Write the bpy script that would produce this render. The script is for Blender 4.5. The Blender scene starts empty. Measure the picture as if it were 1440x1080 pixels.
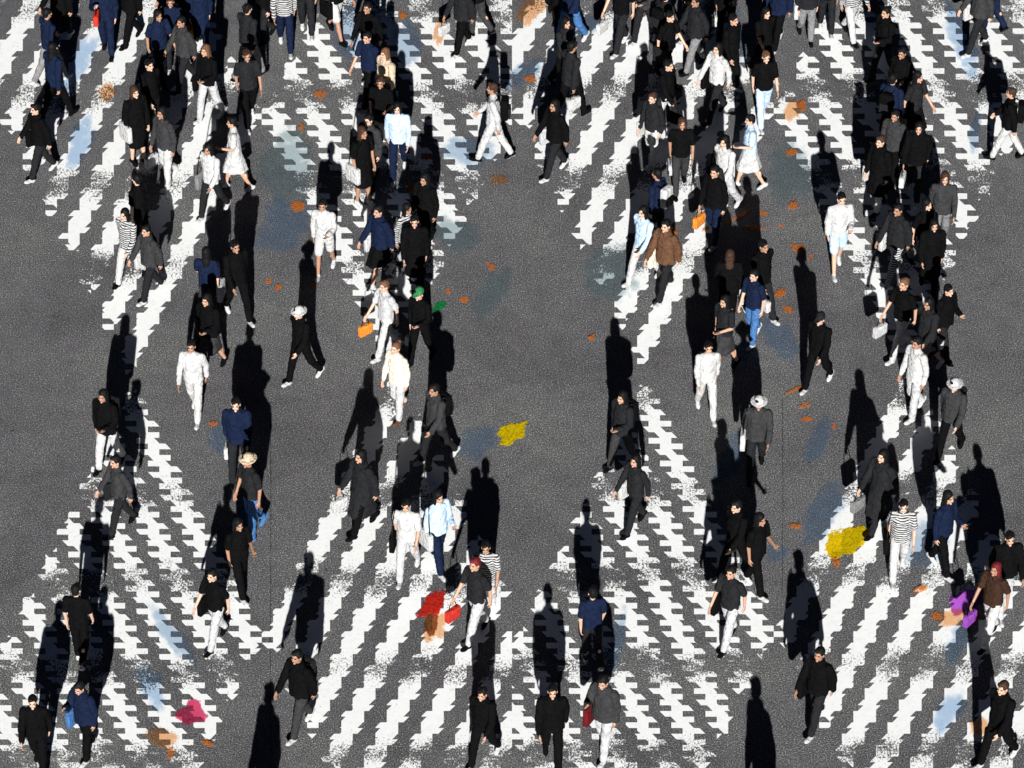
import bpy, bmesh, math, random
from mathutils import Vector, Matrix, noise, Euler
S = bpy.context.scene
C = S.collection
R = math.radians
random.seed(7)

# ------------------------------------------------------------------ camera, sky, sun, exposure
ELEV, DIST, LENS = R(40), 70.0, 140
cam = bpy.data.cameras.new("camera"); cam_o = bpy.data.objects.new("camera", cam); C.objects.link(cam_o)
cam.sensor_width = 36; cam.lens = LENS; cam.clip_end = 2000
cam_o.location = (0, -DIST*math.cos(ELEV), DIST*math.sin(ELEV))
cam_o.rotation_euler = (math.pi/2 - ELEV, 0, 0)
S.camera = cam_o
SUN_EL = R(23)
w = bpy.data.worlds.new("World"); S.world = w; w.use_nodes = True
wt = w.node_tree; wt.nodes.clear()
sky = wt.nodes.new('ShaderNodeTexSky'); sky.sky_type = 'NISHITA'; sky.sun_disc = False
sky.sun_elevation = SUN_EL; sky.sun_rotation = R(180)
sky.air_density = 0.05; sky.dust_density = 0.0; sky.ozone_density = 0.0
bg = wt.nodes.new('ShaderNodeBackground'); bg.inputs[1].default_value = 0.05
wo = wt.nodes.new('ShaderNodeOutputWorld')
wt.links.new(sky.outputs[0], bg.inputs[0]); wt.links.new(bg.outputs[0], wo.inputs[0])
sun = bpy.data.lights.new("sun", 'SUN'); sun.energy = 5.0; sun.angle = R(0.5); sun.color = (1.0, 0.985, 0.96)
sun_o = bpy.data.objects.new("sun", sun); C.objects.link(sun_o)
sun_o.rotation_euler = (math.pi/2 - SUN_EL, 0, R(0.5))      # light travels away from the camera, shadows fall up the picture
S.view_settings.view_transform = 'Standard'; S.view_settings.look = 'None'
S.view_settings.exposure = 0.85; S.view_settings.gamma = 1
S.cycles.max_bounces = 4; S.cycles.transparent_max_bounces = 8

CM = cam_o.rotation_euler.to_matrix()
def G(px, py, z=0.0):
    "where the line of sight of a picture point meets the ground"
    k = 36/LENS/1440
    d = CM @ Vector(((px-720)*k, -(py-540)*k, -1))
    t = (z - cam_o.location.z)/d.z
    return Vector(cam_o.location) + d*t

# ------------------------------------------------------------------ node helpers
def mat(name):
    m = bpy.data.materials.new(name); m.use_nodes = True
    nt = m.node_tree; nt.nodes.clear()
    out = nt.nodes.new('ShaderNodeOutputMaterial')
    return m, nt, out
def N(nt, t, **kw):
    n = nt.nodes.new(t)
    for k, v in kw.items():
        if k.startswith('i_'):
            key = k[2:]; key = int(key) if key.isdigit() else key
            n.inputs[key].default_value = v
        else: setattr(n, k, v)
    return n
def ramp(nt, stops, interp='LINEAR'):
    n = nt.nodes.new('ShaderNodeValToRGB'); cr = n.color_ramp; cr.interpolation = interp
    while len(cr.elements) < len(stops): cr.elements.new(0.5)
    for e, (p, c) in zip(cr.elements, stops):
        e.position = p; e.color = (c, c, c, 1) if isinstance(c, float) else (*c, 1)
    return n
def noise_n(nt, vec, scale, detail=2, rough=.5):
    n = nt.nodes.new('ShaderNodeTexNoise'); n.inputs['Scale'].default_value = scale
    n.inputs['Detail'].default_value = detail; n.inputs['Roughness'].default_value = rough
    nt.links.new(vec, n.inputs['Vector']); return n

# ------------------------------------------------------------------ asphalt
def asphalt():
    m, nt, out = mat('asphalt'); L = nt.links.new
    tc = N(nt, 'ShaderNodeTexCoord'); v = tc.outputs['Object']
    fine = noise_n(nt, v, 44, 3, .85)
    r1 = ramp(nt, [(0.31, 0.008), (0.44, 0.050), (0.54, 0.112), (0.61, 0.28), (0.69, 0.75)])
    L(fine.outputs['Fac'], r1.inputs[0])
    vo = N(nt, 'ShaderNodeTexVoronoi', i_Scale=30); L(v, vo.inputs['Vector'])
    sp = ramp(nt, [(0.0, 1.0), (0.10, 1.0), (0.16, 0.0)]); L(vo.outputs['Distance'], sp.inputs[0])
    wn = N(nt, 'ShaderNodeTexNoise', i_Scale=26.0); L(v, wn.inputs['Vector'])
    gate = ramp(nt, [(0.56, 0.0), (0.60, 1.0)]); L(wn.outputs['Fac'], gate.inputs[0])
    mu = N(nt, 'ShaderNodeMath', operation='MULTIPLY'); L(sp.outputs[0], mu.inputs[0]); L(gate.outputs[0], mu.inputs[1])
    mx = N(nt, 'ShaderNodeMix', data_type='RGBA'); mx.inputs['B'].default_value = (.62, .62, .60, 1)
    L(mu.outputs[0], mx.inputs['Factor']); L(r1.outputs[0], mx.inputs['A'])
    # slow patches of tone and tint, as old resurfaced asphalt has
    big = noise_n(nt, v, .35, 4, .6)
    rb = ramp(nt, [(0.34, (.80, .79, .83)), (0.5, (1.02, 1.0, 1.05)), (0.66, (1.20, 1.22, 1.19))]); L(big.outputs['Fac'], rb.inputs[0])
    m2 = N(nt, 'ShaderNodeMix', data_type='RGBA', blend_type='MULTIPLY'); m2.inputs['Factor'].default_value = 1
    L(mx.outputs['Result'], m2.inputs['A']); L(rb.outputs[0], m2.inputs['B'])
    md = noise_n(nt, v, 3.0, 4, .7)
    rm = ramp(nt, [(0.25, .78), (0.5, 1.0), (0.8, 1.14)]); L(md.outputs['Fac'], rm.inputs[0])
    m3 = N(nt, 'ShaderNodeMix', data_type='RGBA', blend_type='MULTIPLY'); m3.inputs['Factor'].default_value = 1
    L(m2.outputs['Result'], m3.inputs['A']); L(rm.outputs[0], m3.inputs['B'])
    # a few dark gum spots
    vg = N(nt, 'ShaderNodeTexVoronoi', i_Scale=1.3, i_Randomness=1.0)
    wob = noise_n(nt, v, 12, 2); wob2 = N(nt, 'ShaderNodeVectorMath', operation='SCALE'); wob2.inputs['Scale'].default_value = .12
    L(wob.outputs['Color'], wob2.inputs[0]); ad = N(nt, 'ShaderNodeVectorMath', operation='ADD'); L(v, ad.inputs[0]); L(wob2.outputs[0], ad.inputs[1])
    L(ad.outputs[0], vg.inputs['Vector'])
    rg = ramp(nt, [(0.0, .22), (0.028, .3), (0.045, 1.0)]); L(vg.outputs['Distance'], rg.inputs[0])
    m4 = N(nt, 'ShaderNodeMix', data_type='RGBA', blend_type='MULTIPLY'); m4.inputs['Factor'].default_value = 1
    L(m3.outputs['Result'], m4.inputs['A']); L(rg.outputs[0], m4.inputs['B'])
    b = N(nt, 'ShaderNodeBsdfPrincipled', i_Roughness=.92); b.inputs['Specular IOR Level'].default_value = .15
    L(m4.outputs['Result'], b.inputs['Base Color'])
    bp = N(nt, 'ShaderNodeBump', i_Strength=.35, i_Distance=.01); L(fine.outputs['Fac'], bp.inputs['Height']); L(bp.outputs[0], b.inputs['Normal'])
    L(b.outputs[0], out.inputs[0]); return m
M_ASPH = asphalt()

def new_mesh_obj(name, bm, mats=(), parent=None):
    me = bpy.data.meshes.new(name); bm.to_mesh(me); bm.free()
    for m in mats: me.materials.append(m)
    o = bpy.data.objects.new(name, me); C.objects.link(o)
    if parent: o.parent = parent
    return o

bm = bmesh.new(); bmesh.ops.create_grid(bm, x_segments=2, y_segments=2, size=400)
road = new_mesh_obj('road', bm, [M_ASPH]); road['kind'] = 'structure'

# thin straight seam in the asphalt
def seam(name, pts, w_, shade):
    m, nt, out = mat(name); b = N(nt, 'ShaderNodeBsdfPrincipled', i_Roughness=.9)
    tc = N(nt, 'ShaderNodeTexCoord'); n = noise_n(nt, tc.outputs['Object'], 14, 4, .8)
    rr = ramp(nt, [(0.42, 0.0), (0.56, 1.0)]); nt.links.new(n.outputs['Fac'], rr.inputs[0])
    b.inputs['Base Color'].default_value = (shade,)*3+(1,)
    tr = N(nt, 'ShaderNodeBsdfTransparent'); mx = N(nt, 'ShaderNodeMixShader')
    nt.links.new(rr.outputs[0], mx.inputs[0]); nt.links.new(tr.outputs[0], mx.inputs[1]); nt.links.new(b.outputs[0], mx.inputs[2])
    nt.links.new(mx.outputs[0], out.inputs[0])
    bm = bmesh.new()
    vs = []
    for x, y in pts:
        g = G(x, y); vs.append((bm.verts.new((g.x-w_/2, g.y, .002)), bm.verts.new((g.x+w_/2, g.y, .002))))
    for a, b2 in zip(vs, vs[1:]): bm.faces.new((a[0], a[1], b2[1], b2[0]))
    o = new_mesh_obj(name, bm, [m]); o['kind'] = 'structure'
seam('road_joint', [(381, 1080), (380, 900), (381, 700), (380, 580)], .016, .02)
seam('road_joint', [(1100, 840), (1101, 700), (1100, 560)], .016, .02)

# ------------------------------------------------------------------ zebra paint
def paint():
    m, nt, out = mat('road_paint'); L = nt.links.new
    uv = N(nt, 'ShaderNodeUVMap', uv_map='paint'); v = uv.outputs[0]
    at = N(nt, 'ShaderNodeAttribute', attribute_name='wear')
    fine = noise_n(nt, v, 36, 4, .75)
    mid = noise_n(nt, v, 4.2, 3, .6)
    # threshold = .33 + wear*.25 + (mid-.5)*.35
    a = N(nt, 'ShaderNodeMath', operation='MULTIPLY_ADD'); a.inputs[1].default_value = .27; a.inputs[2].default_value = .325
    L(at.outputs['Fac'], a.inputs[0])
    wm = N(nt, 'ShaderNodeMath', operation='MULTIPLY_ADD'); wm.inputs[1].default_value = .9; wm.inputs[2].default_value = .1; L(at.outputs['Fac'], wm.inputs[0])
    ms = N(nt, 'ShaderNodeMath', operation='SUBTRACT'); L(mid.outputs['Fac'], ms.inputs[0]); ms.inputs[1].default_value = .5
    mm = N(nt, 'ShaderNodeMath', operation='MULTIPLY'); L(ms.outputs[0], mm.inputs[0]); mm.inputs[1].default_value = .30
    m5 = N(nt, 'ShaderNodeMath', operation='MULTIPLY'); L(mm.outputs[0], m5.inputs[0]); L(wm.outputs[0], m5.inputs[1])
    th = N(nt, 'ShaderNodeMath', operation='ADD'); L(a.outputs[0], th.inputs[0]); L(m5.outputs[0], th.inputs[1])
    df = N(nt, 'ShaderNodeMath', operation='SUBTRACT'); L(fine.outputs['Fac'], df.inputs[0]); L(th.outputs[0], df.inputs[1])
    rr = ramp(nt, [(0.0, 0.0), (0.02, 1.0)]); L(df.outputs[0], rr.inputs[0])
    col = noise_n(nt, v, 9, 4, .7)
    rc = ramp(nt, [(0.25, (.76, .77, .77)), (.5, (.84, .85, .845)), (.75, (.87, .88, .87))]); L(col.outputs['Fac'], rc.inputs[0])
    b = N(nt, 'ShaderNodeBsdfPrincipled', i_Roughness=.7); b.inputs['Specular IOR Level'].default_value = .25
    L(rc.outputs[0], b.inputs['Base Color'])
    bp = N(nt, 'ShaderNodeBump', i_Strength=.25, i_Distance=.006); L(fine.outputs['Fac'], bp.inputs['Height']); L(bp.outputs[0], b.inputs['Normal'])
    tr = N(nt, 'ShaderNodeBsdfTransparent'); mx = N(nt, 'ShaderNodeMixShader')
    L(rr.outputs[0], mx.inputs[0]); L(tr.outputs[0], mx.inputs[1]); L(b.outputs[0], mx.inputs[2])
    L(mx.outputs[0], out.inputs[0]); return m
M_PAINT = paint()

def clip(poly, f):
    "keep the side of a polygon where f >= 0 (f linear)"
    out = []
    for i, p in enumerate(poly):
        q = poly[(i+1) % len(poly)]; a, b = f(p), f(q)
        if a >= 0: out.append(p)
        if (a >= 0) != (b >= 0):
            t = a/(a-b); out.append((p[0]+(q[0]-p[0])*t, p[1]+(q[1]-p[1])*t))
    return out

SL = 1.0365
def bands():
    "the four zebra bands as lists of stripes; a stripe is four linear limits in layout units"
    tl, tr, bl, br = [], [], [], []
    for n in range(-2, 8):
        c = 64+110*n
        tl.append([lambda p, c=c: p[0]+p[1]-c, lambda p, c=c: c+55.5-p[0]-p[1], lambda p: p[0]-p[1]+149, lambda p: 566-p[0]+p[1]])
    for n in range(-1, 8):
        x0 = 692.8+113.9*(n-0)-113.9*0
        if n == -1: x0 = 578.9
        tr.append([lambda p, x=x0: p[0]-SL*p[1]-x, lambda p, x=x0: x+57-p[0]+SL*p[1], lambda p: p[0]+p[1]-898.5, lambda p: 1611-p[0]-p[1]])
    for n in range(0, 8):
        d = -224-114.9*n
        bl.append([lambda p, d=d: p[0]-p[1]-d, lambda p, d=d: d+56.5-p[0]+p[1], lambda p: p[0]+p[1]-914, lambda p: 1631.5-p[0]-p[1]])
    for n in range(0, 8):
        c = 1635+113*n
        br.append([lambda p, c=c: p[0]+p[1]-c, lambda p, c=c: c+56.5-p[0]-p[1], lambda p: p[0]-p[1]+144, lambda p: 592-p[0]+p[1]])
    return dict(tl=tl, tr=tr, bl=bl, br=br)
BANDS = bands()
def wearv(x, y):
    s = 0
    for y0 in (8, 130, 252, 372, 560, 692, 815, 940, 1062):
        yy = y0 + 14*noise.noise(Vector((x*.008, y0*.1, 3)))
        s = max(s, math.exp(-((y-yy)/21.0)**2))
    n = noise.noise(Vector((x*.006, y*.012, 9.3)))
    return max(0, min(1.1, s*(.88+.65*n)+.10*n-.02))
# the worn blocks of paint: each stripe is laid in short slabs 16 units wide and 8 deep
def lay_band(stripes, half):
    bm = bmesh.new(); uvl = bm.loops.layers.uv.new('paint'); wl = bm.verts.layers.float.new('wear')
    for mrow in range(0, 70):
        for k in range(-4 if half == 0 else 0, 45 if half == 0 else 50):
            for part in (0, 1):
                tx, ty = 32*k+16*part, 16*mrow+8*half
                dx, dy = 16*k+720*half, 16*mrow+8*part
                for st in stripes:
                    poly = [(tx, ty), (tx+16, ty), (tx+16, ty+8), (tx, ty+8)]
                    for f in st:
                        poly = clip(poly, f)
                        if len(poly) < 3: break
                    if len(poly) < 3: continue
                    q = []
                    for p in poly:
                        if not q or abs(p[0]-q[-1][0])+abs(p[1]-q[-1][1]) > 1e-4: q.append(p)
                    if len(q) > 1 and abs(q[0][0]-q[-1][0])+abs(q[0][1]-q[-1][1]) < 1e-4: q.pop()
                    if len(q) < 3: continue
                    vs = []
                    for p in q:
                        g = G(dx+p[0]-tx, dy+p[1]-ty); vv = bm.verts.new((g.x, g.y, .004)); vv[wl] = wearv(p[0], p[1]); vs.append(vv)
                    f_ = bm.faces.new(vs[::-1])
                    for lp in f_.loops:
                        i = vs.index(lp.vert); lp[uvl].uv = (q[i][0]*.01, q[i][1]*.01)
    bmesh.ops.remove_doubles(bm, verts=bm.verts, dist=1e-4)
    bmesh.ops.recalc_face_normals(bm, faces=bm.faces)
    o = new_mesh_obj('zebra_crossing', bm, [M_PAINT]); o['kind'] = 'structure'
    return o
for half in (0, 1):
    for k in ('tl', 'tr', 'bl', 'br'): lay_band(BANDS[k], half)

# ------------------------------------------------------------------ zones (words for labels)
def zone(px, py):
    row = 'top edge' if py < 95 else 'upper part' if py < 330 else 'middle' if py < 620 else 'lower part' if py < 960 else 'bottom edge'
    cols = ['far left', 'left', 'centre left', 'centre right', 'right', 'far right']
    return row + ', ' + cols[min(5, max(0, int(px/240)))]

# ------------------------------------------------------------------ colour displaced from its objects, laid as flat patches on the ground
_st = {}
def stain_mat(cname):  # tinted film for colour that drifted off its objects, not spilled matter
    if cname in _st: return _st[cname]
    T = {'yellow': ((1, .78, .08), (.74, .54, .005), .6), 'red': ((1, .08, .04), (.62, .03, .02), .6),
         'orange': ((1, .60, .34), (.68, .20, .04), .5), 'peach': ((1, .76, .56), (.5, .24, .11), .15),
         'brown': ((.8, .45, .2), (.12, .05, .01), .5), 'pink': ((1, .38, .55), (.55, .05, .13), .35),
         'purple': ((.88, .45, 1), (.2, .03, .35), .25), 'green': ((.3, .9, .4), (.01, .2, .05), .7),
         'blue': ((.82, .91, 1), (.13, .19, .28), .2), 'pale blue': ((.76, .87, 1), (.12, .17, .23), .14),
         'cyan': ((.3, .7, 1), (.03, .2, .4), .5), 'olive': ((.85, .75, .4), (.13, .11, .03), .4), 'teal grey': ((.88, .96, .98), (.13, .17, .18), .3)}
    tint, col, k = T[cname]
    m, nt, out = mat('stain_'+cname.replace(' ', '_')); L = nt.links.new
    tc = N(nt, 'ShaderNodeTexCoord'); v = tc.outputs['Object']
    at = N(nt, 'ShaderNodeAttribute', attribute_name='cover')
    n = noise_n(nt, v, 34, 3, .7); n2 = noise_n(nt, v, 5, 3, .6)
    a = N(nt, 'ShaderNodeMath', operation='ADD'); L(at.outputs['Fac'], a.inputs[0]); L(n2.outputs['Fac'], a.inputs[1])
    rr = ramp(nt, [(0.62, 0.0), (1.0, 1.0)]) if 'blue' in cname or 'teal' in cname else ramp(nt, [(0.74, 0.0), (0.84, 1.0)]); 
    sc_ = N(nt, 'ShaderNodeMath', operation='MULTIPLY_ADD'); kk = 1.5 if cname in ('orange', 'peach', 'olive') else .5; sc_.inputs[1].default_value = kk; L(n.outputs['Fac'], sc_.inputs[0]); sc_.inputs[2].default_value = -.5*kk-(.16 if cname == 'orange' else 0)
    a2 = N(nt, 'ShaderNodeMath', operation='ADD'); L(a.outputs[0], a2.inputs[0]); L(sc_.outputs[0], a2.inputs[1])
    L(a2.outputs[0], rr.inputs[0])
    tr = N(nt, 'ShaderNodeBsdfTransparent'); tr.inputs[0].default_value = (*tint, 1)
    di = N(nt, 'ShaderNodeBsdfDiffuse')
    rc = ramp(nt, [(0.35, tuple(c*.45 for c in col)), (.6, tuple(min(1, c*1.25) for c in col))]); L(n.outputs['Fac'], rc.inputs[0]); L(rc.outputs[0], di.inputs[0])
    m1 = N(nt, 'ShaderNodeMixShader'); m1.inputs[0].default_value = k; L(tr.outputs[0], m1.inputs[1]); L(di.outputs[0], m1.inputs[2])
    cl = N(nt, 'ShaderNodeBsdfTransparent'); m2 = N(nt, 'ShaderNodeMixShader')
    L(rr.outputs[0], m2.inputs[0]); L(cl.outputs[0], m2.inputs[1]); L(m1.outputs[0], m2.inputs[2]); L(m2.outputs[0], out.inputs[0])
    _st[cname] = m; return m
COLOUR_PATCHES = [ ('orange',992,322,10,5,-30,''), ('orange',1072,300,12,6,0,''), ('orange',1098,318,7,5,0,''), ('orange',1140,362,6,8,0,''), ('orange',1108,436,12,7,20,''), ('orange',1012,505,7,5,0,''), ('orange',1172,600,7,7,0,''), ('orange',1134,590,12,5,0,''), ('orange',630,410,5,8,0,''), ('orange',652,422,12,6,10,''), ('orange',378,396,8,6,-30,''), ('orange',440,402,9,5,0,''), ('green',618,432,14,6,-28,''), ('pink',1160,476,5,6,0,''), ('teal grey',405,235,34,52,10,''), ('teal grey',1112,240,34,52,10,''), ('teal grey',640,330,40,26,30,''),  # colour, x, y, rx, ry, tilt (deg, clockwise on the picture), words
 ('yellow',720,610,25,15,-25,''), ('yellow',1185,764,34,19,-32,''), ('red',608,852,26,12,-38,''), ('brown',606,880,9,19,5,''),
 ('peach',612,882,16,22,30,''), ('pink',270,1004,21,17,0,''), ('purple',1357,845,30,16,-35,''), ('peach',1340,870,26,12,-12,''),
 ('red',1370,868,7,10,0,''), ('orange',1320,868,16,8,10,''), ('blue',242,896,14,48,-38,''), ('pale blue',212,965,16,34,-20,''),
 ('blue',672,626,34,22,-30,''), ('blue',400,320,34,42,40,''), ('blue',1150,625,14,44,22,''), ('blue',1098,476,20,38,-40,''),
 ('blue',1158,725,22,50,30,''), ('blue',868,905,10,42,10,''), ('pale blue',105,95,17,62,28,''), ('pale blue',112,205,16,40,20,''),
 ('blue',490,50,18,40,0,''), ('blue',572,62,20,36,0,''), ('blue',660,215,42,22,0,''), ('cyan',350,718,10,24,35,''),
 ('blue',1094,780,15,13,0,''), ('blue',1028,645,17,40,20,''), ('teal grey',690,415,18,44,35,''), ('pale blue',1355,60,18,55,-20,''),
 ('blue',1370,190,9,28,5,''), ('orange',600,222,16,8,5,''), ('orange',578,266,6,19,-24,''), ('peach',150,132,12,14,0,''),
 ('orange',450,134,14,11,-20,''), ('orange',418,292,17,13,0,''), ('orange',392,405,10,6,-50,''), ('orange',691,376,10,7,30,''),
 ('orange',1035,308,40,5,-28,''), ('orange',1062,322,26,5,6,''), ('orange',1122,352,19,10,30,''), ('orange',1098,414,15,9,-10,''),
 ('peach',1114,157,12,17,0,''), ('orange',1128,150,9,14,20,''), ('orange',1113,216,14,8,-8,''), ('orange',1132,572,14,9,-30,''),
 ('orange',1118,550,24,5,-28,''), ('orange',1117,742,16,6,5,''), ('orange',240,1062,10,11,0,''), ('peach',230,1040,22,15,20,''),
 ('orange',292,1048,18,6,20,''), ('peach',1380,1024,15,12,0,''), ('orange',355,692,17,16,0,''), 
  ('peach',745,18,26,15,-48,''), ('orange',920,22,16,18,0,''),
 ('peach',618,45,9,24,10,''), ('orange',566,24,10,9,-30,''), ('blue',735,105,34,14,-40,''), ('orange',745,113,12,8,0,''),
 ('orange',1240,720,10,8,0,''), ('blue',825,40,30,12,-30,''),
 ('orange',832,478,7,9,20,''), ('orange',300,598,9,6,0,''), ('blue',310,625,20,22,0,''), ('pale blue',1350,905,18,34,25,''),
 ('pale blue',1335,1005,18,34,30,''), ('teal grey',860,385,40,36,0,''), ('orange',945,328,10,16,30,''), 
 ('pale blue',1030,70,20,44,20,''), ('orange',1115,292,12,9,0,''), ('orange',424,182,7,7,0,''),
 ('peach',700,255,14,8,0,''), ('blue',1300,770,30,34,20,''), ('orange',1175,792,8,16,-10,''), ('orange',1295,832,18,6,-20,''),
]
used_labels = {}
def uniq(lab, extra):
    k = lab; i = 0
    while k in used_labels and i < len(extra): k = lab + ' ' + extra[i]; i += 1
    used_labels[k] = 1; return k
def shape_word(rx, ry, tilt):
    a = max(rx, ry)/min(rx, ry)
    s = 'large' if rx*ry > 700 else 'small' if rx*ry < 130 else 'mid-sized'
    if a > 3: return s + ' streak-shaped'
    if a > 1.6: return s + (' upright' if ry > rx else ' sideways')
    return s + ' round'
EX = [', the upper one', ', the lower one', 'beside the next stripe', 'by itself']
for i, (cn, x, y, rx, ry, tl_, _) in enumerate(COLOUR_PATCHES):
    bm = bmesh.new(); wl = bm.verts.layers.float.new('cover')
    ca, sa = math.cos(R(tl_)), math.sin(R(tl_)); rings = []
    z = .008 + .0004*i; sk = .85 if cn == 'orange' else 1.15
    def P(r, t):
        k = 1 + .45*noise.noise(Vector((math.cos(t)*1.3, math.sin(t)*1.3, i*3.7))) + .2*noise.noise(Vector((math.cos(t)*4, math.sin(t)*4, i*1.3)))
        ux, uy = rx*sk*r*k*math.cos(t), ry*sk*r*k*math.sin(t)
        g = G(x+ux*ca-uy*sa, y+ux*sa+uy*ca); return (g.x, g.y, z)
    c0 = bm.verts.new(P(0, 0)); c0[wl] = .62
    for r in (.35, .7, 1.0):
        ring = []
        for j in range(28):
            vv = bm.verts.new(P(r, 2*math.pi*j/28)); vv[wl] = {.35: .58, .7: .42, 1.0: .02}[r]; ring.append(vv)
        rings.append(ring)
    for j in range(28):
        bm.faces.new((c0, rings[0][j], rings[0][(j+1) % 28]))
        for a, b in zip(rings, rings[1:]): bm.faces.new((a[j], b[j], b[(j+1) % 28], a[(j+1) % 28]))
    bmesh.ops.recalc_face_normals(bm, faces=bm.faces)
    o = new_mesh_obj('shifted_colour_patch', bm, [stain_mat(cn)])
    o['label'] = uniq('%s %s shifted-colour patch on the road, %s' % (shape_word(rx, ry, tl_), cn, zone(x, y)), EX)
    o['category'] = 'stain'; o['group'] = 'shifted colour patches on the road'

# ------------------------------------------------------------------ people
V = Vector
def seg(bm, p0, r0, p1, r1, fy=1.0, n=14):
    p0, p1 = V(p0), V(p1); d = p1-p0; L = d.length
    q = d.to_track_quat('Z', 'Y').to_matrix().to_4x4()
    M = Matrix.Translation((p0+p1)/2) @ q
    bmesh.ops.create_cone(bm, cap_ends=True, segments=n, radius1=r0, radius2=r1, depth=L, matrix=M)
    for p, r in ((p0, r0), (p1, r1)): bmesh.ops.create_uvsphere(bm, u_segments=n, v_segments=8, radius=r*.995, matrix=Matrix.Translation(p))
def ell(bm, c, r, rot=None):
    M = Matrix.Translation(c) @ (rot.to_4x4() if rot else Matrix.Identity(4)) @ Matrix.Diagonal((*r, 1))
    bmesh.ops.create_uvsphere(bm, u_segments=20, v_segments=12, radius=1, matrix=M)
def frust(bm, c0, r0, c1, r1):
    "elliptic frustum (rx, ry) from the top ring to the bottom ring, gently pleated"
    n = 40; A, B = [], []
    for i in range(n):
        t = 2*math.pi*i/n
        A.append(bm.verts.new((c0[0]+r0[0]*math.cos(t), c0[1]+r0[1]*math.sin(t), c0[2])))
        k = 1+.05*math.sin(t*7)
        B.append(bm.verts.new((c1[0]+r1[0]*k*math.cos(t), c1[1]+r1[1]*k*math.sin(t), c1[2])))
    for i in range(n): bm.faces.new((A[i], B[i], B[(i+1) % n], A[(i+1) % n]))
    bm.faces.new(A); bm.faces.new(B[::-1])
def fuse(bm, voxel, smooth, wrinkle=0.0, seed=0):
    bmesh.ops.recalc_face_normals(bm, faces=bm.faces)
    me = bpy.data.meshes.new('tmp'); bm.to_mesh(me); bm.free()
    o = bpy.data.objects.new('tmp', me); C.objects.link(o)
    md = o.modifiers.new('r', 'REMESH'); md.mode = 'VOXEL'; md.voxel_size = voxel
    if smooth: s_ = o.modifiers.new('s', 'SMOOTH'); s_.iterations = smooth; s_.factor = .5
    dg = bpy.context.evaluated_depsgraph_get(); dg.update()
    out = bpy.data.meshes.new_from_object(o.evaluated_get(dg)); bpy.data.objects.remove(o)
    if wrinkle:
        nrm = [v.normal.copy() for v in out.vertices]
        for v, n_ in zip(out.vertices, nrm):
            c = v.co; a = noise.noise(V((c.x*9, c.y*9, c.z*16+seed))) ; b = 1-abs(noise.noise(V((c.x*13+seed, c.y*13, c.z*22))))*2
            v.co += n_*(wrinkle*(a*.7+b*.5))
    for p in out.polygons: p.use_smooth = True
    return out

POSES = {  # thighL, kneeL, thighR, kneeR, armL(swing,elbow), armR, head pitch
 'stride':  (24, 6, -18, 14, (-22, 18), (24, 22), 0),
 'stride2': (-20, 16, 22, 5, (20, 28), (-18, 16), 4),
 'passing': (8, 4, -4, 42, (-8, 14), (8, 18), 2),
 'phone':   (14, 5, -13, 12, (-6, 12), (28, 98), 16),
 'carry':   (-15, 14, 18, 6, (6, 80), (-4, 10), 3),
 'stand':   (4, 3, -4, 5, (3, 12), (-3, 14), 0),
}
SHX, SHZ = .185, 1.385
def pose_joints(pn):
    tL, kL, tR, kR, aL, aR, hp = POSES[pn]
    J = {'hp': R(hp)}
    for s, th, kn, (sw, el), nm in ((-1, tL, kL, aL, 'L'), (1, tR, kR, aR, 'R')):
        hip = V((s*.09, 0, .90)); a = R(th); b = R(th-kn)
        knee = hip + .43*V((s*.02, math.sin(a), -math.cos(a)))
        ank = knee + .40*V((0, math.sin(b), -math.cos(b)))
        pitch = max(-.35, min(.75, R(-(th-kn))*.9)) if th-kn < 0 else -R(th-kn)*.5
        sh = V((s*SHX, 0, SHZ)); c = R(sw); e = R(sw+el)
        elb = sh + .285*V((s*.16, math.sin(c), -math.cos(c)))
        wr = elb + .25*V((-s*.04 if el < 60 else -s*.35, math.sin(e), -math.cos(e))).normalized()
        J[nm] = dict(hip=hip, knee=knee, ank=ank, pitch=pitch, sh=sh, elb=elb, wr=wr, s=s)
    lo = 9
    for nm in 'LR':
        j = J[nm]; rot = Matrix.Rotation(-j['pitch'], 3, 'X'); j['rot'] = rot
        for lp in ((0, -.075, -.085), (0, .17, -.085)): lo = min(lo, (j['ank']+rot @ V(lp)).z)
    sh = V((0, 0, -lo))
    for nm in 'LR':
        for k in ('hip', 'knee', 'ank', 'sh', 'elb', 'wr'): J[nm][k] = J[nm][k]+sh
    J['dz'] = -lo
    return J
def headM(J):
    p = V((0, 0, 1.50+J['dz']))
    return Matrix.Translation(p) @ Matrix.Rotation(-J['hp'], 4, 'X') @ Matrix.Translation(-p)
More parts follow.
